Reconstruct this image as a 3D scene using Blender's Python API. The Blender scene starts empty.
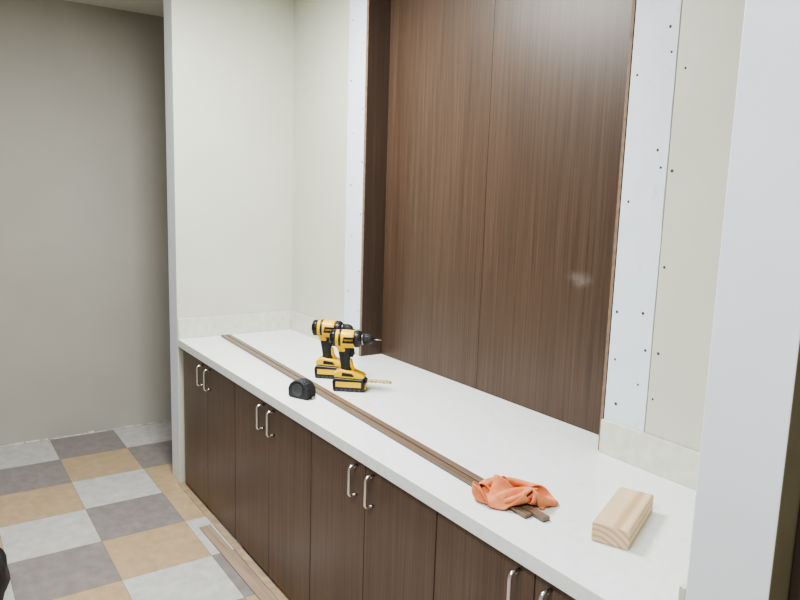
import bpy, bmesh, math, random
import numpy as np
from mathutils import Vector, Matrix, noise
random.seed(7)
COL=bpy.context.scene.collection
CZ=.815      # counter height
CEIL=2.70

# ---------------------------------------------------------------- materials
def mat(name, col, rough=.5, metal=0, spec=.5):
    m=bpy.data.materials.new(name); m.use_nodes=True
    b=m.node_tree.nodes['Principled BSDF']
    b.inputs['Base Color'].default_value=(*col,1); b.inputs['Roughness'].default_value=rough
    b.inputs['Metallic'].default_value=metal; b.inputs['Specular IOR Level'].default_value=spec
    return m
def N(m,t,**k):
    n=m.node_tree.nodes.new(t)
    for a,v in k.items(): setattr(n,a,v)
    return n
def L(m,a,b): m.node_tree.links.new(a,b)
def noisy(name,c1,c2,rough=.5,scale=(1,1,1),nscale=5,detail=4,bump=0,metal=0,lo=.35,hi=.65,rand=False,spec=.5,bscale=None):
    m=mat(name,c1,rough,metal,spec); b=m.node_tree.nodes['Principled BSDF']
    tc=N(m,'ShaderNodeTexCoord'); mp=N(m,'ShaderNodeMapping'); mp.inputs['Scale'].default_value=scale
    src=tc.outputs['Object']
    if rand:
        oi=N(m,'ShaderNodeObjectInfo'); mu=N(m,'ShaderNodeVectorMath',operation='SCALE'); mu.inputs[0].default_value=(7,3,11)
        L(m,oi.outputs['Random'],mu.inputs['Scale']); ad=N(m,'ShaderNodeVectorMath',operation='ADD')
        L(m,src,ad.inputs[0]); L(m,mu.outputs[0],ad.inputs[1]); src=ad.outputs[0]
    L(m,src,mp.inputs['Vector'])
    nz=N(m,'ShaderNodeTexNoise'); nz.inputs['Scale'].default_value=nscale; nz.inputs['Detail'].default_value=detail
    L(m,mp.outputs[0],nz.inputs['Vector'])
    cr=N(m,'ShaderNodeValToRGB'); e=cr.color_ramp.elements
    e[0].position=lo; e[0].color=(*c1,1); e[1].position=hi; e[1].color=(*c2,1)
    L(m,nz.outputs[0],cr.inputs[0]); L(m,cr.outputs[0],b.inputs['Base Color'])
    if bump:
        bp=N(m,'ShaderNodeBump'); bp.inputs['Strength'].default_value=bump; bp.inputs['Distance'].default_value=.002
        s=nz
        if bscale:
            s=N(m,'ShaderNodeTexNoise'); s.inputs['Scale'].default_value=bscale; s.inputs['Detail'].default_value=3
            L(m,tc.outputs['Object'],s.inputs['Vector'])
        L(m,s.outputs[0],bp.inputs['Height']); L(m,bp.outputs[0],b.inputs['Normal'])
    return m
def scuffs(m,col,scale,lo,hi,stretch=(1,1,1),amt=.6):
    """sparse marks over an existing colour"""
    b=m.node_tree.nodes['Principled BSDF']; old=b.inputs['Base Color'].links[0].from_socket
    tc=N(m,'ShaderNodeTexCoord'); mp=N(m,'ShaderNodeMapping'); mp.inputs['Scale'].default_value=stretch; L(m,tc.outputs['Object'],mp.inputs[0])
    nz=N(m,'ShaderNodeTexNoise'); nz.inputs['Scale'].default_value=scale; nz.inputs['Detail'].default_value=6; L(m,mp.outputs[0],nz.inputs['Vector'])
    mr=N(m,'ShaderNodeMapRange'); mr.inputs['From Min'].default_value=lo; mr.inputs['From Max'].default_value=hi; mr.inputs['To Max'].default_value=amt
    L(m,nz.outputs[0],mr.inputs['Value']); mx=N(m,'ShaderNodeMix',data_type='RGBA'); L(m,mr.outputs[0],mx.inputs[0]); L(m,old,mx.inputs[6]); mx.inputs[7].default_value=(*col,1)
    L(m,mx.outputs[2],b.inputs['Base Color']); return m
def walnut(name,dark,light,rough=.45,axis='Z',smudge=None):
    sc={'Z':(120,120,1.5),'X':(1.6,100,100)}[axis]
    m=noisy(name,dark,light,rough,scale=sc,nscale=1.5,detail=6,lo=.24,hi=.78,rand=True,bump=.03)
    b=m.node_tree.nodes['Principled BSDF']
    tc=N(m,'ShaderNodeTexCoord'); mp=N(m,'ShaderNodeMapping'); mp.inputs['Scale'].default_value={'Z':(17,17,.7),'X':(.8,18,18)}[axis]
    L(m,tc.outputs['Object'],mp.inputs[0]); nz=N(m,'ShaderNodeTexNoise'); nz.inputs['Scale'].default_value=1.4; nz.inputs['Distortion'].default_value=.8; nz.inputs['Detail'].default_value=5
    L(m,mp.outputs[0],nz.inputs['Vector'])
    mx=N(m,'ShaderNodeMix',data_type='RGBA',blend_type='MULTIPLY'); mx.inputs[0].default_value=.33
    old=b.inputs['Base Color'].links[0].from_socket
    cr=N(m,'ShaderNodeValToRGB'); cr.color_ramp.elements[0].position=.32; cr.color_ramp.elements[0].color=(.56,.53,.51,1); cr.color_ramp.elements[1].position=.66
    L(m,nz.outputs[0],cr.inputs[0]); L(m,old,mx.inputs[6]); L(m,cr.outputs[0],mx.inputs[7])
    out=mx.outputs[2]
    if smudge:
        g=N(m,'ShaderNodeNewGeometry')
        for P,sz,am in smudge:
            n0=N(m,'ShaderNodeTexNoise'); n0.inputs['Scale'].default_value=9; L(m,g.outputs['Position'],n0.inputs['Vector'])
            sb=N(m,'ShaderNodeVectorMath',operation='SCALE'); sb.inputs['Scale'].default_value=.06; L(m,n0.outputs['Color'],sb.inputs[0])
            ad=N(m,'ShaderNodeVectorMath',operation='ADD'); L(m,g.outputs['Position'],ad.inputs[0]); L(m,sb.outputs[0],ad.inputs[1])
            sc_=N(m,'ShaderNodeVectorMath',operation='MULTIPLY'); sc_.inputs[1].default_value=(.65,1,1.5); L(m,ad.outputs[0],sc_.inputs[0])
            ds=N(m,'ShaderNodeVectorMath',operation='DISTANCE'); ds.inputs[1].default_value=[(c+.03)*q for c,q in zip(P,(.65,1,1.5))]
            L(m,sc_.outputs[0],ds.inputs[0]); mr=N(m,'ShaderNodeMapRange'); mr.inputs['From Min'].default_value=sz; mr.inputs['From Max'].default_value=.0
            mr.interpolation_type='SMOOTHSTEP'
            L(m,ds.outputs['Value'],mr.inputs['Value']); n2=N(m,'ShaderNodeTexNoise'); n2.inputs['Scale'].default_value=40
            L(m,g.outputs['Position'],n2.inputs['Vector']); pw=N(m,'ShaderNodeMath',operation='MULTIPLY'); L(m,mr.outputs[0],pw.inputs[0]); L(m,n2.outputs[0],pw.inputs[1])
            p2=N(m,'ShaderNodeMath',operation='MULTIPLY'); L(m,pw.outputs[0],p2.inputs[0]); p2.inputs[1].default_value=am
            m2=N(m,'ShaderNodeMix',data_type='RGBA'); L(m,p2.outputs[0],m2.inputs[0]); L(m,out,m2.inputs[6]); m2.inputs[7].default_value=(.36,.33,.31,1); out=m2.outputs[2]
    L(m,out,b.inputs['Base Color'])
    return m
M={}
M['cream']=noisy('cream wall covering',(.575,.59,.50),(.605,.62,.53),.45,nscale=3,bump=.12,bscale=220)
M['grey_wall']=noisy('corridor wall covering',(.45,.435,.39),(.48,.465,.42),.6,nscale=2,bump=.12,bscale=200)
M['white_paint']=noisy('white painted corner',(.78,.83,.88),(.82,.87,.92),.5,nscale=4,bump=.08,bscale=150)
M['olive']=noisy('shaded olive wall covering',(.19,.17,.105),(.23,.205,.13),.7,nscale=6,bump=.1)  # darker colour carries the shade of the partition's right-hand face
M['ceiling']=noisy('ceiling board',(.80,.78,.73),(.86,.84,.79),.8,nscale=60,bump=.2)
M['drywall']=scuffs(noisy('bare drywall',(.68,.73,.81),(.73,.78,.85),.7,nscale=7,bump=.05),(.45,.46,.48),22,.62,.78,(1.5,1,.8),.35)
M['plaster_edge']=scuffs(noisy('rough plaster',(.60,.59,.56),(.85,.85,.82),.8,nscale=30,bump=.4),(.2,.19,.17),25,.55,.7)
M['counter']=scuffs(noisy('white laminate',(.78,.82,.825),(.86,.89,.895),.22,nscale=45,detail=6,lo=.25,hi=.6),(.68,.71,.71),6,.56,.8,(1,1,1),.4)
M['splash']=noisy('cream laminate splash',(.61,.605,.53),(.72,.715,.645),.35,nscale=30,detail=8,lo=.3,hi=.7)
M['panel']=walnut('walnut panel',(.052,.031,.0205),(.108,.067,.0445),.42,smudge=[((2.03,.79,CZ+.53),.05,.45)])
M['door']=walnut('walnut cabinet front',(.090,.057,.042),(.172,.114,.086),.38)
M['jamb']=walnut('walnut jamb',(.045,.029,.021),(.080,.052,.038),.5)
M['strip']=walnut('walnut edge strip',(.13,.088,.060),(.23,.165,.12),.32,axis='X')
M['strip_edge']=mat('dark strip core',(.03,.02,.015),.6)
M['edge_brown']=noisy('raw board edge',(.17,.115,.075),(.25,.175,.12),.7,nscale=40)
M['body']=mat('cabinet carcass',(.03,.02,.018),.6)
M['chrome']=mat('brushed steel',(.85,.85,.85),.2,1)
M['screw']=mat('screw head',(.06,.055,.05),.6,.2)
M['joint']=mat('open joint',(.15,.14,.12),.8)
def tile(n,a,b): return scuffs(noisy(n,a,b,.35,nscale=18,detail=10,lo=.3,hi=.7),tuple(min(1,c*1.2) for c in b),9,.55,.72,(1,2.2,1),.4)
M['tileL']=tile('pale grey tile',(.46,.46,.45),(.57,.57,.56))
M['tileD']=tile('mauve grey tile',(.225,.20,.196),(.285,.257,.252))
M['tileT']=tile('tan tile',(.42,.305,.185),(.50,.38,.245))
M['grout']=mat('tile joint',(.15,.14,.13),.8)
M['tan_band']=noisy('tan floor band',(.30,.22,.14),(.42,.31,.20),.7,nscale=20)
M['yellow']=mat('yellow tool plastic',(.88,.54,.008),.35)
M['black']=mat('black tool plastic',(.010,.010,.011),.4)
M['rubber']=noisy('black rubber',(.012,.012,.013),(.024,.024,.024),.6,nscale=80,bump=.3)
M['steel']=mat('tool steel',(.30,.29,.28),.35,1)
M['greyplastic']=mat('dark grey plastic',(.05,.05,.055),.4)
def pine():
    m=mat('pine lumber',(.8,.6,.35),.6); b=m.node_tree.nodes['Principled BSDF']
    tc=N(m,'ShaderNodeTexCoord'); mp=N(m,'ShaderNodeMapping'); mp.inputs['Location'].default_value=(.030,0,.05); mp.inputs['Scale'].default_value=(1,.10,1)
    L(m,tc.outputs['Object'],mp.inputs[0])
    wv=N(m,'ShaderNodeTexWave',wave_type='RINGS',rings_direction='Y'); wv.inputs['Scale'].default_value=22; wv.inputs['Distortion'].default_value=2.5; wv.inputs['Detail'].default_value=3; wv.inputs['Detail Scale'].default_value=.8
    L(m,mp.outputs[0],wv.inputs['Vector'])
    cr=N(m,'ShaderNodeValToRGB'); e=cr.color_ramp.elements; e[0].position=.2; e[0].color=(.80,.62,.41,1); e[1].position=1; e[1].color=(.62,.41,.24,1)
    L(m,wv.outputs[0],cr.inputs[0])
    nz=N(m,'ShaderNodeTexNoise'); nz.inputs['Scale'].default_value=12; nz.inputs['Detail'].default_value=6; L(m,tc.outputs['Object'],nz.inputs['Vector'])
    mx=N(m,'ShaderNodeMix',data_type='RGBA',blend_type='MULTIPLY'); mx.inputs[0].default_value=.25; L(m,cr.outputs[0],mx.inputs[6]); L(m,nz.outputs[0],mx.inputs[7])
    L(m,mx.outputs[2],b.inputs['Base Color'])
    return m
M['pine']=pine()
M['rag']=noisy('orange microfibre',(.66,.23,.11),(.76,.305,.16),1.0,nscale=60,detail=4,bump=.3,bscale=600,spec=.02)
M['shim']=noisy('dull tan wood',(.24,.18,.08),(.58,.47,.24),.6,nscale=130,lo=.42,hi=.5)
M['plank']=noisy('loose vinyl trim',(.27,.20,.145),(.36,.275,.205),.5,scale=(1,20,20),nscale=3)
M['casing']=mat('dark brown casing',(.05,.033,.024),.5)
M['bag']=noisy('black nylon',(.008,.008,.009),(.02,.02,.022),.5,nscale=12,bump=.6)

# ---------------------------------------------------------------- mesh helpers
def box(bm,lo,hi,mi=0):
    r=bmesh.ops.create_cube(bm,size=1); vs=r['verts']
    for v in vs: v.co=Vector([lo[i]+(v.co[i]+.5)*(hi[i]-lo[i]) for i in range(3)])
    fs={f for v in vs for f in v.link_faces}
    for f in fs: f.material_index=mi
    return fs
def prism(bm,pts,h0,h1,axis='z',mi=0):
    def mk(p,h): return {'z':(p[0],p[1],h),'y':(p[0],h,p[1]),'x':(h,p[0],p[1])}[axis]
    a=[bm.verts.new(mk(p,h0)) for p in pts]; b=[bm.verts.new(mk(p,h1)) for p in pts]
    fs=[bm.faces.new(a),bm.faces.new(b[::-1])]
    n=len(pts)
    for i in range(n): fs.append(bm.faces.new((a[i],b[i],b[(i+1)%n],a[(i+1)%n])))
    for f in fs: f.material_index=mi
    return fs
def tube(bm,pts,r,n=12,mi=0,radii=None):
    pts=[Vector(p) for p in pts]; rings=[]
    prev=None
    for i,p in enumerate(pts):
        t=(pts[min(i+1,len(pts)-1)]-pts[max(i-1,0)]).normalized()
        if prev is None:
            a=Vector((1,0,0)) if abs(t.x)<.5 else t.orthogonal().normalized(); a=(a-t*a.dot(t)).normalized()
        else: a=(prev-t*prev.dot(t)).normalized()
        prev=a; b=t.cross(a)
        rr=radii[i] if radii else r
        ra,rb=(rr if isinstance(rr,tuple) else (rr,rr))
        rings.append([bm.verts.new(p+a*math.cos(2*math.pi*k/n)*ra+b*math.sin(2*math.pi*k/n)*rb) for k in range(n)])
    for i in range(len(rings)-1):
        for k in range(n):
            f=bm.faces.new((rings[i][k],rings[i][(k+1)%n],rings[i+1][(k+1)%n],rings[i+1][k])); f.material_index=mi; f.smooth=True
    for rg,s in ((rings[0],-1),(rings[-1],1)):
        f=bm.faces.new(rg if s>0 else rg[::-1]); f.material_index=mi
def lathe_x(bm,prof,cz,n=28,mi=0,cy=0):
    rings=[[bm.verts.new((x,cy+r*math.cos(2*math.pi*k/n),cz+r*math.sin(2*math.pi*k/n))) for k in range(n)] for x,r in prof]
    for i in range(len(rings)-1):
        for k in range(n):
            f=bm.faces.new((rings[i][k],rings[i][(k+1)%n],rings[i+1][(k+1)%n],rings[i+1][k])); f.material_index=mi; f.smooth=True
    bm.faces.new(rings[0]).material_index=mi; bm.faces.new(rings[-1][::-1]).material_index=mi
def obj(name,bm,mats,parent=None,bevel=0,segs=2,loc=None):
    bmesh.ops.recalc_face_normals(bm,faces=bm.faces)
    me=bpy.data.meshes.new(name); bm.to_mesh(me); bm.free()
    for m in (mats if isinstance(mats,(list,tuple)) else [mats]): me.materials.append(m)
    o=bpy.data.objects.new(name,me); COL.objects.link(o)
    if parent: o.parent=parent
    if loc: o.location=loc
    if bevel:
        b=o.modifiers.new('bevel','BEVEL'); b.width=bevel; b.segments=segs; b.limit_method='ANGLE'; b.angle_limit=math.radians(40)
    return o
def boxobj(name,lo,hi,m,parent=None,bevel=0,segs=2):
    bm=bmesh.new(); box(bm,lo,hi); return obj(name,bm,m,parent,bevel,segs)
def tag(o,label,cat,group=None):
    o['label']=label; o['category']=cat
    if group: o['group']=group
    return o
def thing(name,label,cat,loc=(0,0,0),rz=0,group=None):
    o=bpy.data.objects.new(name,None); COL.objects.link(o); o.location=loc; o.rotation_euler=(0,0,rz); o.empty_display_size=.05
    return tag(o,label,cat,group)
def struct(o): o['kind']='structure'; return o
def copy_tree(o,parent=None):
    kids=list(o.children); c=o.copy(); COL.objects.link(c)
    if parent: c.parent=parent
    for k in kids: copy_tree(k,c)
    return c

# ---------------------------------------------------------------- the setting
S=.381; X0=-1.081; XW=-1.09
bm=bmesh.new()
box(bm,(XW-.1,-3.3,-.06),(5.3,2.7,-.0015),0)
pat={-2:'LDTLDT',-1:'TLDTLD',0:'LDTLDT',1:'DTLDTL',2:'LDTTLD',3:'DTLDTL'}
cyc='LDT'
def tcol(i,j):
    if j in pat and 0<=i<6: return pat[j][i]
    return cyc[(i+j)%3]
for i in range(-1,17):
    for j in range(-7,9):
        xa,xb=X0+i*S,X0+(i+1)*S; ya,yb=-.880+j*S,-.880+(j+1)*S
        xa=max(xa,XW-.05); xb=min(xb,5.3); ya=max(ya,-3.3); yb=min(yb,2.7)
        if xb-xa<.01 or yb-ya<.01: continue
        g=.0007
        f=bm.faces.new([bm.verts.new(p) for p in ((xa+g,ya+g,0),(xb-g,ya+g,0),(xb-g,yb-g,0),(xa+g,yb-g,0))])
        f.material_index={'L':1,'D':2,'T':3}[tcol(i,j)]
me=bpy.data.meshes.new('floor'); bm.to_mesh(me); bm.free()
for k in ('grout','tileL','tileD','tileT'): me.materials.append(M[k])
fl=bpy.data.objects.new('floor',me); COL.objects.link(fl); struct(fl)
struct(boxobj('ceiling',(XW-.1,-3.3,CEIL),(5.3,2.7,CEIL+.08),M['ceiling']))
struct(boxobj('wall_left',(XW-.1,-3.3,0),(XW,2.7,CEIL),M['grey_wall']))
struct(boxobj('wall_right',(5.2,-3.2,0),(5.3,2.6,CEIL),M['grey_wall']))
struct(boxobj('wall_front',(XW,-3.3,0),(5.3,-3.2,CEIL),M['grey_wall']))
struct(boxobj('wall_rear',(XW,2.6,0),(5.3,2.7,CEIL),M['grey_wall']))
def partition(name,x0,x1,mats,pick):
    bm=bmesh.new(); box(bm,(x0,0,0),(x1,2.6,CEIL))
    bm.normal_update()
    for f in bm.faces: f.material_index=pick(f.normal)
    return struct(obj(name,bm,mats,bevel=.003))
partition('wall_alcove_left',-.152,-.012,[M['cream'],M['white_paint'],M['grey_wall']],lambda n:1 if n.y<-.5 else (2 if n.x<-.5 else 0))
XR=2.988
partition('wall_alcove_right',XR,3.132,[M['cream'],M['white_paint'],M['olive']],lambda n:1 if n.y<-.5 else (2 if n.x>.5 else 0))
struct(boxobj('trim_1',(3.1325,.065,0),(3.150,.15,2.1),M['casing'],bevel=.002))
struct(boxobj('trim_2',(-.011,-.014,.0004),(XR-.001,.018,.0035),M['tan_band']))
OX0,OX1=.765,2.262; WY=.672
for lo,hi in (((-.0115,WY,0),(OX0,.815,CEIL)),((OX1,WY,0),(XR-.0005,.815,CEIL)),((OX0+.0005,WY,2.62),(OX1-.0005,.815,CEIL)),((OX0+.0005,WY,0),(OX1-.0005,.83,CZ-.042))):
    struct(boxobj('wall_back',lo,hi,M['cream']))
struct(boxobj('wall_back',(OX0+.0005,.8105,CZ-.0415),(OX1-.0005,.83,2.6195),M['casing']))
bm=bmesh.new(); y=-3.2
while y<2.6:
    dy=random.uniform(.02,.10); h=random.choice((.002,.004,.006,.009,.012))*random.uniform(.7,1.2)
    box(bm,(XW,y,0),(XW+.003,y+dy,h)); y+=dy+random.choice((0,0,.01,.03))
struct(obj('baseboard_left',bm,M['plaster_edge']))

# ---------------------------------------------------------------- bare drywall strips with screws
def screw(parent,x,y,z):
    bm=bmesh.new(); n=12; r=random.uniform(.0034,.0054)
    a=[bm.verts.new((r*math.cos(2*math.pi*k/n),0,r*math.sin(2*math.pi*k/n))) for k in range(n)]
    b=[bm.verts.new((.6*r*math.cos(2*math.pi*k/n),-.0015,.6*r*math.sin(2*math.pi*k/n))) for k in range(n)]
    c=bm.verts.new((0,-.0005,0))
    for k in range(n):
        bm.faces.new((a[k],a[(k+1)%n],b[(k+1)%n],b[k])); bm.faces.new((b[k],b[(k+1)%n],c))
    return obj('screw',bm,M['screw'],parent,loc=(x,y,z))
SH=.110
def strip(x0,x1,label,screws,outer):
    t=thing('drywall_strip',label,'drywall',((x0+x1)/2,WY-.0002,CZ+SH),0)
    w=(x1-x0)/2
    bm=bmesh.new(); zs=[0]
    while zs[-1]<CEIL-CZ-SH-.03: zs.append(zs[-1]+.022)
    zs[-1]=CEIL-CZ-SH-.001
    wob=lambda z,s: .0020*noise.noise(Vector((z*11,s,x0)))+random.uniform(-.0005,.0005)
    Lp=[(-w+(wob(z,1) if outer<0 else 0),z) for z in zs]; Rp=[(w+(wob(z,2) if outer>0 else 0),z) for z in zs]
    prism(bm,Lp+Rp[::-1],-.003,0,'y'); obj('board',bm,M['drywall'],t)
    for (x,z) in screws: screw(t,x+random.uniform(-.004,.004)-(x0+x1)/2,-.003,z-SH)
    return t
strip(.600,.763,'narrow bare bluish drywall strip between the cream corner wall and the dark left jamb',
      [(.635,1.62),(.63,1.34),(.655,1.09),(.64,.84),(.66,.59),(.635,.31),(.74,1.5),(.74,1.2),(.745,.95),(.74,.7),(.745,.42),(.74,.22)],-1)
strip(2.264,2.4128,'wide bare bluish drywall strip on the right of the dark wood panels',
      [(2.285,1.17),(2.29,.80),(2.280,.46),(2.287,.31),(2.385,1.29),(2.392,1.22),(2.380,.95),(2.391,.90),(2.375,.47),(2.39,.36),(2.380,.25),(2.28,1.5),(2.385,1.6),(2.30,.17)],1)
t=thing('wall_covering',"cream wall covering sheet fixed with screws beside the wide drywall strip",'wall covering',(2.702,WY-.0002,CZ+SH))
boxobj('sheet',(-.2845,-.0045,0),(.283,-.0008,CEIL-CZ-SH-.001),M['cream'],t,bevel=.001)
boxobj('backing_edge',(-.2880,-.0006,.001),(-.2400,0,CEIL-CZ-SH-.002),M['joint'],t)
for z in (1.45,1.14,.86,.585,.33,.19): screw(t,-.266+random.uniform(-.006,.010),-.0045,z-.08)

# ---------------------------------------------------------------- recessed walnut sheets and jambs
PY=.785
for k,(a,b) in enumerate(((.784,1.5132),(1.5148,2.249))):
    o=thing('wood_cladding_sheet',('tall dark walnut panel between the left jamb and the centre seam','tall dark walnut panel with a pale smudge, right of the centre seam')[k],'wood panel',((a+b)/2,PY,CZ+.0005),0,'walnut panels in the recess')
    w=(b-a)/2
    boxobj('face_board',(-w,0,0),(w,.020,2.618-CZ),M['panel'],o,bevel=.0009)
for k,(a,b,y0) in enumerate(((OX0,.783,.664),(2.250,OX1-.0005,.667))):
    o=thing('jamb_board',('dark walnut jamb board on the left side of the recess','thin dark walnut jamb board at the right side of the recess')[k],'jamb',((a+b)/2,y0,CZ+.0002))
    w=(b-a)/2-.0004
    boxobj('board',(-w,0.002,0),(w,.808-y0,2.618-CZ),M['jamb'],o)
    boxobj('front_edge',(-w,0,0),(w,.002,2.618-CZ),M['edge_brown'],o)

# ---------------------------------------------------------------- countertop
t=thing('countertop','long white laminate countertop filling the alcove','countertop',(0,0,CZ))
bm=bmesh.new()
prism(bm,[(-.0112,0),(XR-.001,0),(XR-.001,WY-.0008),(OX1-.001,WY-.0008),(OX1-.001,.810),(OX0+.001,.810),(OX0+.001,WY-.0008),(-.0112,WY-.0008)],-.041,0)
obj('worktop',bm,M['counter'],t,bevel=.002)
def splash(label,lo,hi):
    c=[(lo[i]+hi[i])/2 for i in range(2)]
    o=boxobj('backsplash',(lo[0]-c[0],lo[1]-c[1],.0004),(hi[0]-c[0],hi[1]-c[1],SH-.0005),M['splash'],None,bevel=.0015)
    o.location=(c[0],c[1],CZ); tag(o,label,'backsplash')
splash('low cream backsplash on the left side wall of the alcove',(-.0112,.002),(0,.6595))
splash('low cream side splash mostly hidden behind the right pillar',(XR-.014,.002),(XR-.001,.655))
splash('low cream backsplash behind the drills, left of the recess',(-.0112,.66),(.764,WY-.0005))
splash('low cream backsplash on the back wall at the right of the recess',(2.263,.656),(XR-.001,WY-.0005))

# ---------------------------------------------------------------- base cabinets
def handle_bm():
    bm=bmesh.new(); h=.050; pts=[(0,0,h),(0,-.018,h)]
    for a in range(0,91,18): pts.append((0,-.018-.012*math.sin(math.radians(a)),h-.012+.012*math.cos(math.radians(a))))
    pts+= [(0,y,-z) for (_,y,z) in pts[::-1]]
    tube(bm,pts,.0054,12); return bm
def cabinet():
    r=thing('base_cabinet','','cabinet',(0,.04,0))
    W=.74; zt=CZ-.0415
    bm=bmesh.new()
    box(bm,(.001,0,.0),(.018,.60,zt)); box(bm,(W-.018,0,0),(W-.001,.60,zt)); box(bm,(.018,0,.0),(W-.018,.60,.03))
    box(bm,(.018,.585,.03),(W-.018,.60,zt)); box(bm,(.018,0,zt-.03),(W-.018,.02,zt))
    obj('body',bm,M['body'],r)
    for x0,x1,hx in ((.0018,.3685,.32),(.3715,.7382,.42)):
        d=boxobj('door',(x0,-.02,.014),(x1,-.001,zt-.008),M['door'],r,bevel=.001)
        h=obj('handle',handle_bm(),M['chrome'],d,loc=(hx,-.0205,CZ-.120)); h['label']='slim chrome bar pull'
    return r
c0=cabinet()
labs=['dark walnut base cabinet nearest the far left corner of the counter',
      'dark walnut base cabinet below the tape measure, second from the far end',
      'dark walnut base cabinet in the middle of the run, third from the far end',
      'dark walnut base cabinet closest to the camera, under the orange rag']
for k in range(4):
    c=c0 if k==0 else copy_tree(c0)
    c.location=(.016+.741*k,.04,0); c['label']=labs[k]; c['group']='base cabinets under the counter'

# ---------------------------------------------------------------- edge strips on the counter
def edge_strip(name,a,b,w,h,label,z):
    a=Vector(a); b=Vector(b); v=b-a; ln=v.length
    o=thing(name,label,'trim strip',(a.x,a.y,z),math.atan2(v.y,v.x),'loose walnut trim strips')
    bm=bmesh.new(); box(bm,(0,-w/2,.0015),(ln,w/2,h)); obj('face',bm,M['strip'],o,bevel=.002)
    bm=bmesh.new(); box(bm,(.0005,-w/2+.0005,0),(ln-.0005,w/2-.0005,.0015)); obj('core',bm,M['strip_edge'],o)
    return o
edge_strip('trim_strip',(.030,.236),(2.480,.1232),.0235,.010,'long thin dark walnut trim strip on the counter, the one nearer the front edge',CZ+.0005)
edge_strip('trim_strip',(.045,.2605),(2.518,.1482),.0235,.012,'long thin dark walnut trim strip on the counter, the one nearer the panels',CZ+.0005)

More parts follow.
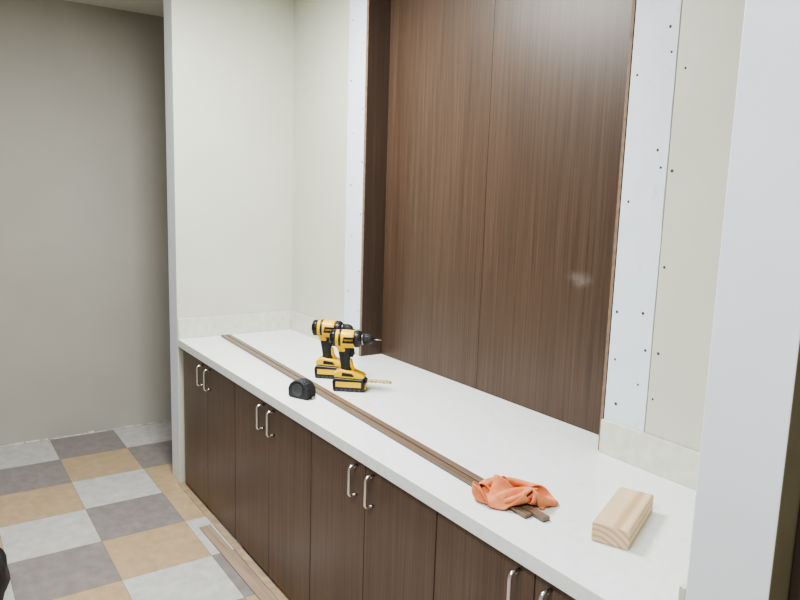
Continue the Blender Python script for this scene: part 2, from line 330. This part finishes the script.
# ---------------------------------------------------------------- cordless drills
def textmesh(name,body,size,m,parent,loc,rot):
    c=bpy.data.curves.new(name,'FONT'); c.body=body; c.size=size; c.extrude=.0003; c.align_x='CENTER'; c.align_y='CENTER'
    t=bpy.data.objects.new(name,c); COL.objects.link(t)
    dg=bpy.context.evaluated_depsgraph_get(); me=bpy.data.meshes.new_from_object(t.evaluated_get(dg))
    bpy.data.objects.remove(t); me.materials.clear(); me.materials.append(m)
    o=bpy.data.objects.new(name,me); COL.objects.link(o); o.parent=parent; o.location=loc; o.rotation_euler=rot
    return o
def drill(label,loc,rz,sc):
    r=thing('cordless_drill',label,'drill',loc,rz,'cordless drills on the counter'); r.scale=(sc,sc,sc)
    Z=.200; q=1.08
    bm=bmesh.new(); prism(bm,[(-.052,.002),(-.046,0),(.062,0),(.068,.006),(.070,.034),(.064,.048),(-.048,.052),(-.056,.038)],-.037,.037,'y')
    bt=obj('battery',bm,M['black'],r,bevel=.005,segs=3)
    boxobj('label_plate',(-.042,-.0384,.018),(.056,-.0365,.038),M['yellow'],bt,bevel=.0005)
    boxobj('front_plate',(.0685,-.027,.008),(.0717,.027,.028),M['yellow'],bt,bevel=.001)
    bm=bmesh.new()
    for k in range(6): box(bm,(-.042+.017*k,-.0382,.004),(-.032+.017*k,-.036,.011))
    obj('ribs',bm,M['greyplastic'],bt)
    boxobj('latch',(.062,-.016,.034),(.075,.016,.046),M['black'],bt,bevel=.002)
    bm=bmesh.new(); prism(bm,[(-.050,.053),(.060,.049),(.068,.056),(.056,.064),(.020,.078),(-.028,.084),(-.050,.072)],-.034,.034,'y')
    obj('foot',bm,M['yellow'],r,bevel=.006,segs=3)
    bm=bmesh.new(); prism(bm,[(-.020,.0595),(.030,.0575),(.020,.070),(-.018,.074)],-.0348,.0348,'y'); obj('foot_band',bm,M['black'],r,bevel=.001)
    bm=bmesh.new()
    tube(bm,[(-.006,0,.070),(-.009,0,.092),(-.013,0,.120),(-.016,0,.148),(-.010,0,.180)],0,20,radii=[(.029,.026),(.0205,.018),(.021,.018),(.0235,.018),(.029,.023)])
    obj('handle',bm,M['rubber'],r)
    bm=bmesh.new(); tube(bm,[(.018,0,.076),(.011,0,.094),(.007,0,.120)],0,12,radii=[.012,.0095,.008]); obj('handle_insert',bm,M['yellow'],r)
    bm=bmesh.new(); prism(bm,[(-.040,.152),(-.012,.150),(-.004,.178),(-.044,.182)],-.0205,.0205,'y'); obj('grip_panel',bm,M['yellow'],r,bevel=.004)
    bm=bmesh.new(); prism(bm,[(.006,.130),(.016,.127),(.024,.140),(.021,.162),(.008,.166)],-.007,.007,'y'); obj('trigger',bm,M['black'],r,bevel=.003)
    # head
    bm=bmesh.new(); lathe_x(bm,[(-.056,.026*q),(-.050,.0295*q),(-.02,.0310*q),(.014,.0300*q),(.022,.029*q)],Z)
    prism(bm,[(-.044,.166),(.022,.168),(.024,.190),(-.048,.190)],-.023,.023,'y')
    obj('motor_housing',bm,M['yellow'],r,bevel=.002)
    bm=bmesh.new(); lathe_x(bm,[(-.073,.016*q),(-.070,.022*q),(-.062,.027*q),(-.048,.0304*q)],Z)
    for k in range(10):
        a=2*math.pi*k/10; y=.0265*q*math.cos(a); z=Z+.0265*q*math.sin(a); box(bm,(-.067,y-.003,z-.003),(-.053,y+.003,z+.003))
    obj('rear_cap',bm,M['black'],r)
    bm=bmesh.new(); lathe_x(bm,[(-.036,.0312*q),(-.034,.0322*q),(-.029,.0322*q),(-.027,.0312*q)],Z)
    obj('housing_band',bm,M['black'],r)
    bm=bmesh.new(); prism(bm,[(-.020,Z-.013),(.022,Z-.013),(.024,Z+.011),(-.016,Z+.011)],-.0320*q,-.023,'y'); obj('name_plate',bm,M['black'],r,bevel=.001)
    textmesh('lettering','DEWALT',.0086,M['yellow'],r,(.0028,-.0324*q,Z-.001),(math.pi/2,0,0))
    bm=bmesh.new(); lathe_x(bm,[(.022,.0275*q),(.026,.0295*q),(.044,.0280*q),(.050,.024*q)],Z)
    for k in range(14):
        a=2*math.pi*k/14; tube(bm,[(.028,.029*q*math.cos(a),Z+.029*q*math.sin(a)),(.043,.0278*q*math.cos(a),Z+.0278*q*math.sin(a))],.0018,6)
    obj('clutch_collar',bm,M['black'],r)
    bm=bmesh.new(); lathe_x(bm,[(.050,.022),(.054,.0225),(.0545,.020),(.058,.020)],Z); obj('speed_ring',bm,M['steel'],r)
    bm=bmesh.new(); lathe_x(bm,[(.058,.0205),(.076,.0205),(.086,.017),(.092,.011),(.094,.006)],Z)
    for k in range(12):
        a=2*math.pi*k/12; tube(bm,[(.060,.0200*math.cos(a),Z+.0200*math.sin(a)),(.076,.0200*math.cos(a),Z+.0200*math.sin(a))],.0018,6)
    obj('chuck',bm,M['rubber'],r)
    bm=bmesh.new(); e=.126
    lathe_x(bm,[(.093,.0024),(e-.010,.0024),(e-.009,.0019),(e-.003,.0019),(e,.0008)],Z,10)
    obj('bit',bm,M['steel'],r)
    bm=bmesh.new(); tube(bm,[(-.05,.034,.062),(-.02,.045,.063),(.012,.034,.062)],.0028,8); obj('belt_clip',bm,M['steel'],r)
    return r
drill('yellow and black cordless drill standing farther back, nearer the corner wall',(1.045,.342,CZ+.0003),math.radians(48),1.08)
drill('yellow and black cordless drill standing in front, beside the flat tan shim',(1.256,.312,CZ+.0003),math.radians(50),1.07)

# ---------------------------------------------------------------- tape measure
t=thing('tape_measure','black and grey tape measure standing against the long trim strips','tape measure',(1.262,.098,CZ+.0003),math.radians(24)); t.scale=(1.06,1.05,1.0)
prof=[(-.044,.006),(-.038,0),(.042,0),(.048,.006)]
for k in range(0,13):
    a=math.radians(8+k*13.5); prof.append((.001+.047*math.cos(a),.026+.045*math.sin(a)))
bm=bmesh.new(); prism(bm,prof,-.026,.026,'y'); obj('case',bm,M['rubber'],t,bevel=.009,segs=4)
bm=bmesh.new(); n=24
prism(bm,[(.025*math.cos(2*math.pi*k/n),.034+.025*math.sin(2*math.pi*k/n)) for k in range(n)],-.0285,-.0255,'y'); obj('side_disc',bm,M['greyplastic'],t,bevel=.001)
bm=bmesh.new()
for k in range(7):
    a=math.radians(50+k*13.5); cx_,cz_=.001+.047*math.cos(a),.026+.045*math.sin(a)
    tube(bm,[(cx_,-.018,cz_-.001),(cx_,.018,cz_-.001)],.0026,8)
obj('grip_ribs',bm,M['greyplastic'],t)
bm=bmesh.new(); box(bm,(.048,-.010,.001),(.056,.010,.0025)); box(bm,(.055,-.010,.0),(.0565,.010,.012)); obj('hook',bm,M['steel'],t)
bm=bmesh.new(); box(bm,(-.02,.0265,.015),(.015,.0275,.055)); obj('belt_clip',bm,M['steel'],t,bevel=.0004)

# ---------------------------------------------------------------- flat tan shim
bm=bmesh.new(); prism(bm,[(-.060,-.015),(.058,-.017),(.062,-.002),(.056,.014),(-.058,.016)],0,.007,'z')
o=tag(obj('wood_shim',bm,M['shim'],bevel=.001),'small flat tan speckled shim lying behind the front drill','shim')
o.location=(1.220,.480,CZ+.0003); o.rotation_euler=(0,0,math.radians(47))

# ---------------------------------------------------------------- pine block
bm=bmesh.new(); box(bm,(-.044,-.124,0),(.044,.124,.048))
o=tag(obj('wood_block',bm,M['pine'],bevel=.0035,segs=3),'short pale pine block lying on the counter near the right pillar','wood block')
o.location=(2.632,.300,CZ+.0003); o.rotation_euler=(0,0,math.atan2(.032,.075))

# ---------------------------------------------------------------- orange rag: a square cloth pushed together until it folds up
rng=np.random.default_rng(5)
n=40; side=.310; sp=side/(n-1)
cx,cy=2.374,.150; ang=math.radians(52); ca,sa=math.cos(ang),math.sin(ang)
I,Jg=np.meshgrid(np.arange(n),np.arange(n),indexing='ij')
uu=(I/(n-1)-.5)*side; vv=(Jg/(n-1)-.5)*side
th=math.radians(38)
P=np.stack([uu*math.cos(th)-vv*math.sin(th),uu*math.sin(th)+vv*math.cos(th),np.full_like(uu,.03)],-1)
for q in range(5):
    kx,ky=rng.uniform(-26,26,2); P[...,2]+=.008*np.sin(kx*P[...,0]+ky*P[...,1]+rng.uniform(0,6))
V=np.zeros_like(P)
offs=[(1,0,1,.5),(0,1,1,.5),(1,1,1.4142,.3),(1,-1,1.4142,.3),(2,0,2,.26),(0,2,2,.26),(4,0,4,.07),(0,4,4,.07)]
def sl(o,nn):
    return (slice(0,nn-o),slice(o,nn)) if o>=0 else (slice(-o,nn),slice(0,nn+o))
def ground(X,Y):
    wx=cx+X*ca-Y*sa; wy=cy+X*sa+Y*ca
    yc=.2605-.1118*(wx-.045)/2.47
    dd=np.maximum.reduce([yc-.038-wy,wy-(yc+.013),wx-2.52,np.zeros_like(wx)])
    return np.where(dd<.006,.0165-dd*1.6,.004)
STEPS=235
gi,gj=I.ravel(),Jg.ravel()
right=np.clip((P[...,0]-.10)/.06,0,1)              # the flap that ends up sticking out to the right
for s in range(STEPS):
    k=min(1,s/185); k=k*k*(3-2*k)
    V*=.93; V[...,2]-=.00028
    Q=P+np.clip(V,-.006,.006)
    A=.215*(1-k)+.095*k; B=.215*(1-k)+.072*k
    for it in range(9):
        for di,dj,rl,st in offs:
            a0,a1=sl(di,n); b0,b1=sl(dj,n)
            d_=Q[a1,b1]-Q[a0,b0]; ln=np.linalg.norm(d_,axis=-1,keepdims=True)+1e-9
            e=(ln-rl*sp)/ln
            if rl>=2: e=np.minimum(e,0)
            c_=d_*e*st*.5
            Q[a0,b0]+=c_; Q[a1,b1]-=c_
        rr=np.sqrt((Q[...,0]/(A+right*.042))**2+(Q[...,1]/B)**2)
        f=np.where(rr>1,1/np.maximum(rr,1e-6),1)[...,None]
        Q[...,:2]*=1-(1-f)*.5
        Q[...,2]=np.minimum(Q[...,2],.073-.022*np.clip(rr,0,1)**2)
        g=ground(Q[...,0],Q[...,1]); Q[...,2]=np.maximum(Q[...,2],g)
    if s%2==0 and s>25:
        F=Q.reshape(-1,3).astype(np.float32); sq=(F*F).sum(1); R=.0105
        D2=sq[:,None]+sq[None,:]-2*F@F.T
        a,b=np.nonzero(D2<R*R); mk=(a<b)&((np.abs(gi[a]-gi[b])+np.abs(gj[a]-gj[b]))>3); a,b=a[mk],b[mk]
        if len(a):
            F=Q.reshape(-1,3); d_=F[b]-F[a]; ln=np.linalg.norm(d_,axis=1,keepdims=True)+1e-7
            c_=d_/ln*(R-ln)*.35
            acc=np.zeros_like(F); cnt=np.ones((n*n,1))
            np.add.at(acc,a,-c_); np.add.at(acc,b,c_); np.add.at(cnt,a,.5); np.add.at(cnt,b,.5)
            Q=(F+acc/np.sqrt(cnt)).reshape(n,n,3)
            g=ground(Q[...,0],Q[...,1]); Q[...,2]=np.maximum(Q[...,2],g)
    V=Q-P
    on=(Q[...,2]<g+.002)[...,None]; V[...,:2]=np.where(on,V[...,:2]*.5,V[...,:2])
    P=Q
for _ in range(3):
    Sm=P.copy(); Sm[1:-1,1:-1]=(P[1:-1,1:-1]*4+P[:-2,1:-1]+P[2:,1:-1]+P[1:-1,:-2]+P[1:-1,2:])/8; P=Sm
P[...,2]=np.maximum(P[...,2],ground(P[...,0],P[...,1]))
bm=bmesh.new()
vs=[[bm.verts.new((cx+P[i,j,0]*ca-P[i,j,1]*sa, cy+P[i,j,0]*sa+P[i,j,1]*ca, CZ+P[i,j,2])) for j in range(n)] for i in range(n)]
for i in range(n-1):
    for j in range(n-1):
        f=bm.faces.new((vs[i][j],vs[i+1][j],vs[i+1][j+1],vs[i][j+1])); f.smooth=True
o=tag(obj('cleaning_rag',bm,M['rag']),'crumpled orange rag lying over the near ends of the trim strips','rag')
s=o.modifiers.new('thick','SOLIDIFY'); s.thickness=.005; s.offset=0
s=o.modifiers.new('smooth','SUBSURF'); s.levels=2; s.render_levels=2

# ---------------------------------------------------------------- loose plank on the floor by the cabinets
o=tag(boxobj('floor_trim',(0,-.027,0),(1.6,.027,.006),M['plank'],None,bevel=.001),'loose brown trim plank lying on the floor along the cabinets','trim plank')
o.location=(.55,-.055,.0005); o.rotation_euler=(0,0,math.radians(.6))

# ---------------------------------------------------------------- black bag at the left edge
bm=bmesh.new(); bmesh.ops.create_icosphere(bm,subdivisions=5,radius=1)
for v in bm.verts:
    nn=v.co.copy(); d=1+.13*noise.noise(nn*2.2)+.05*abs(noise.noise(nn*6))
    v.co=Vector((nn.x*.24*d,nn.y*.2*d,max(nn.z,-.75)*.2*d))
zmin=min(v.co.z for v in bm.verts)
for v in bm.verts: v.co.z=max(v.co.z-zmin-.004,0)
for f in bm.faces: f.smooth=True
t=thing('bag','black nylon bag on the floor at the left edge of the picture','bag',(.79,-1.105,0))
obj('sack',bm,M['bag'],t)
bm=bmesh.new(); tube(bm,[(-.08,0,.27),(-.06,0,.34),(0,0,.37),(.06,0,.34),(.08,0,.27)],.010,10); obj('carry_strap',bm,M['bag'],t)

# ---------------------------------------------------------------- lights
def area(name,loc,sx,sy,power,col=(1,.98,.95),rot=(0,0,0)):
    l=bpy.data.lights.new(name,'AREA'); l.shape='RECTANGLE'; l.size=sx; l.size_y=sy; l.energy=power; l.color=col
    o=bpy.data.objects.new(name,l); COL.objects.link(o); o.location=loc; o.rotation_euler=rot; return o
area('ceiling_lamp',(1.15,-.22,CEIL-.02),.8,.35,80,(.99,1,.97))
area('ceiling_lamp_rear',(3.1,-1.4,CEIL-.02),1.0,.5,60,(.94,.97,1))
area('added_fill_side',(4.4,.2,CEIL-.02),.6,.6,9,(1,.98,.94))  # added fill without a fixture, lifts the olive partition face
w=bpy.data.worlds.new('world'); bpy.context.scene.world=w; w.use_nodes=True
w.node_tree.nodes['Background'].inputs[0].default_value=(.8,.85,.9,1); w.node_tree.nodes['Background'].inputs[1].default_value=.2
try: bpy.context.scene.view_settings.look='AgX - Medium High Contrast'
except Exception: pass

# ---------------------------------------------------------------- camera
yaw,pit,rol,f=.96128,.1508,.0313,689.46
d=Vector((-math.sin(yaw)*math.cos(pit),math.cos(yaw)*math.cos(pit),-math.sin(pit)))
r=Vector((math.cos(yaw),math.sin(yaw),0)); u=r.cross(d)
r2=math.cos(rol)*r+math.sin(rol)*u; u2=-math.sin(rol)*r+math.cos(rol)*u
cam=bpy.data.cameras.new('camera'); cam.sensor_width=36; cam.lens=f*36/800; cam.clip_start=.02
co=bpy.data.objects.new('camera',cam); COL.objects.link(co)
mw=Matrix((r2,u2,-d)).transposed().to_4x4(); mw.translation=Vector((3.6317,-1.0986,.7980+CZ)); co.matrix_world=mw
bpy.context.scene.camera=co
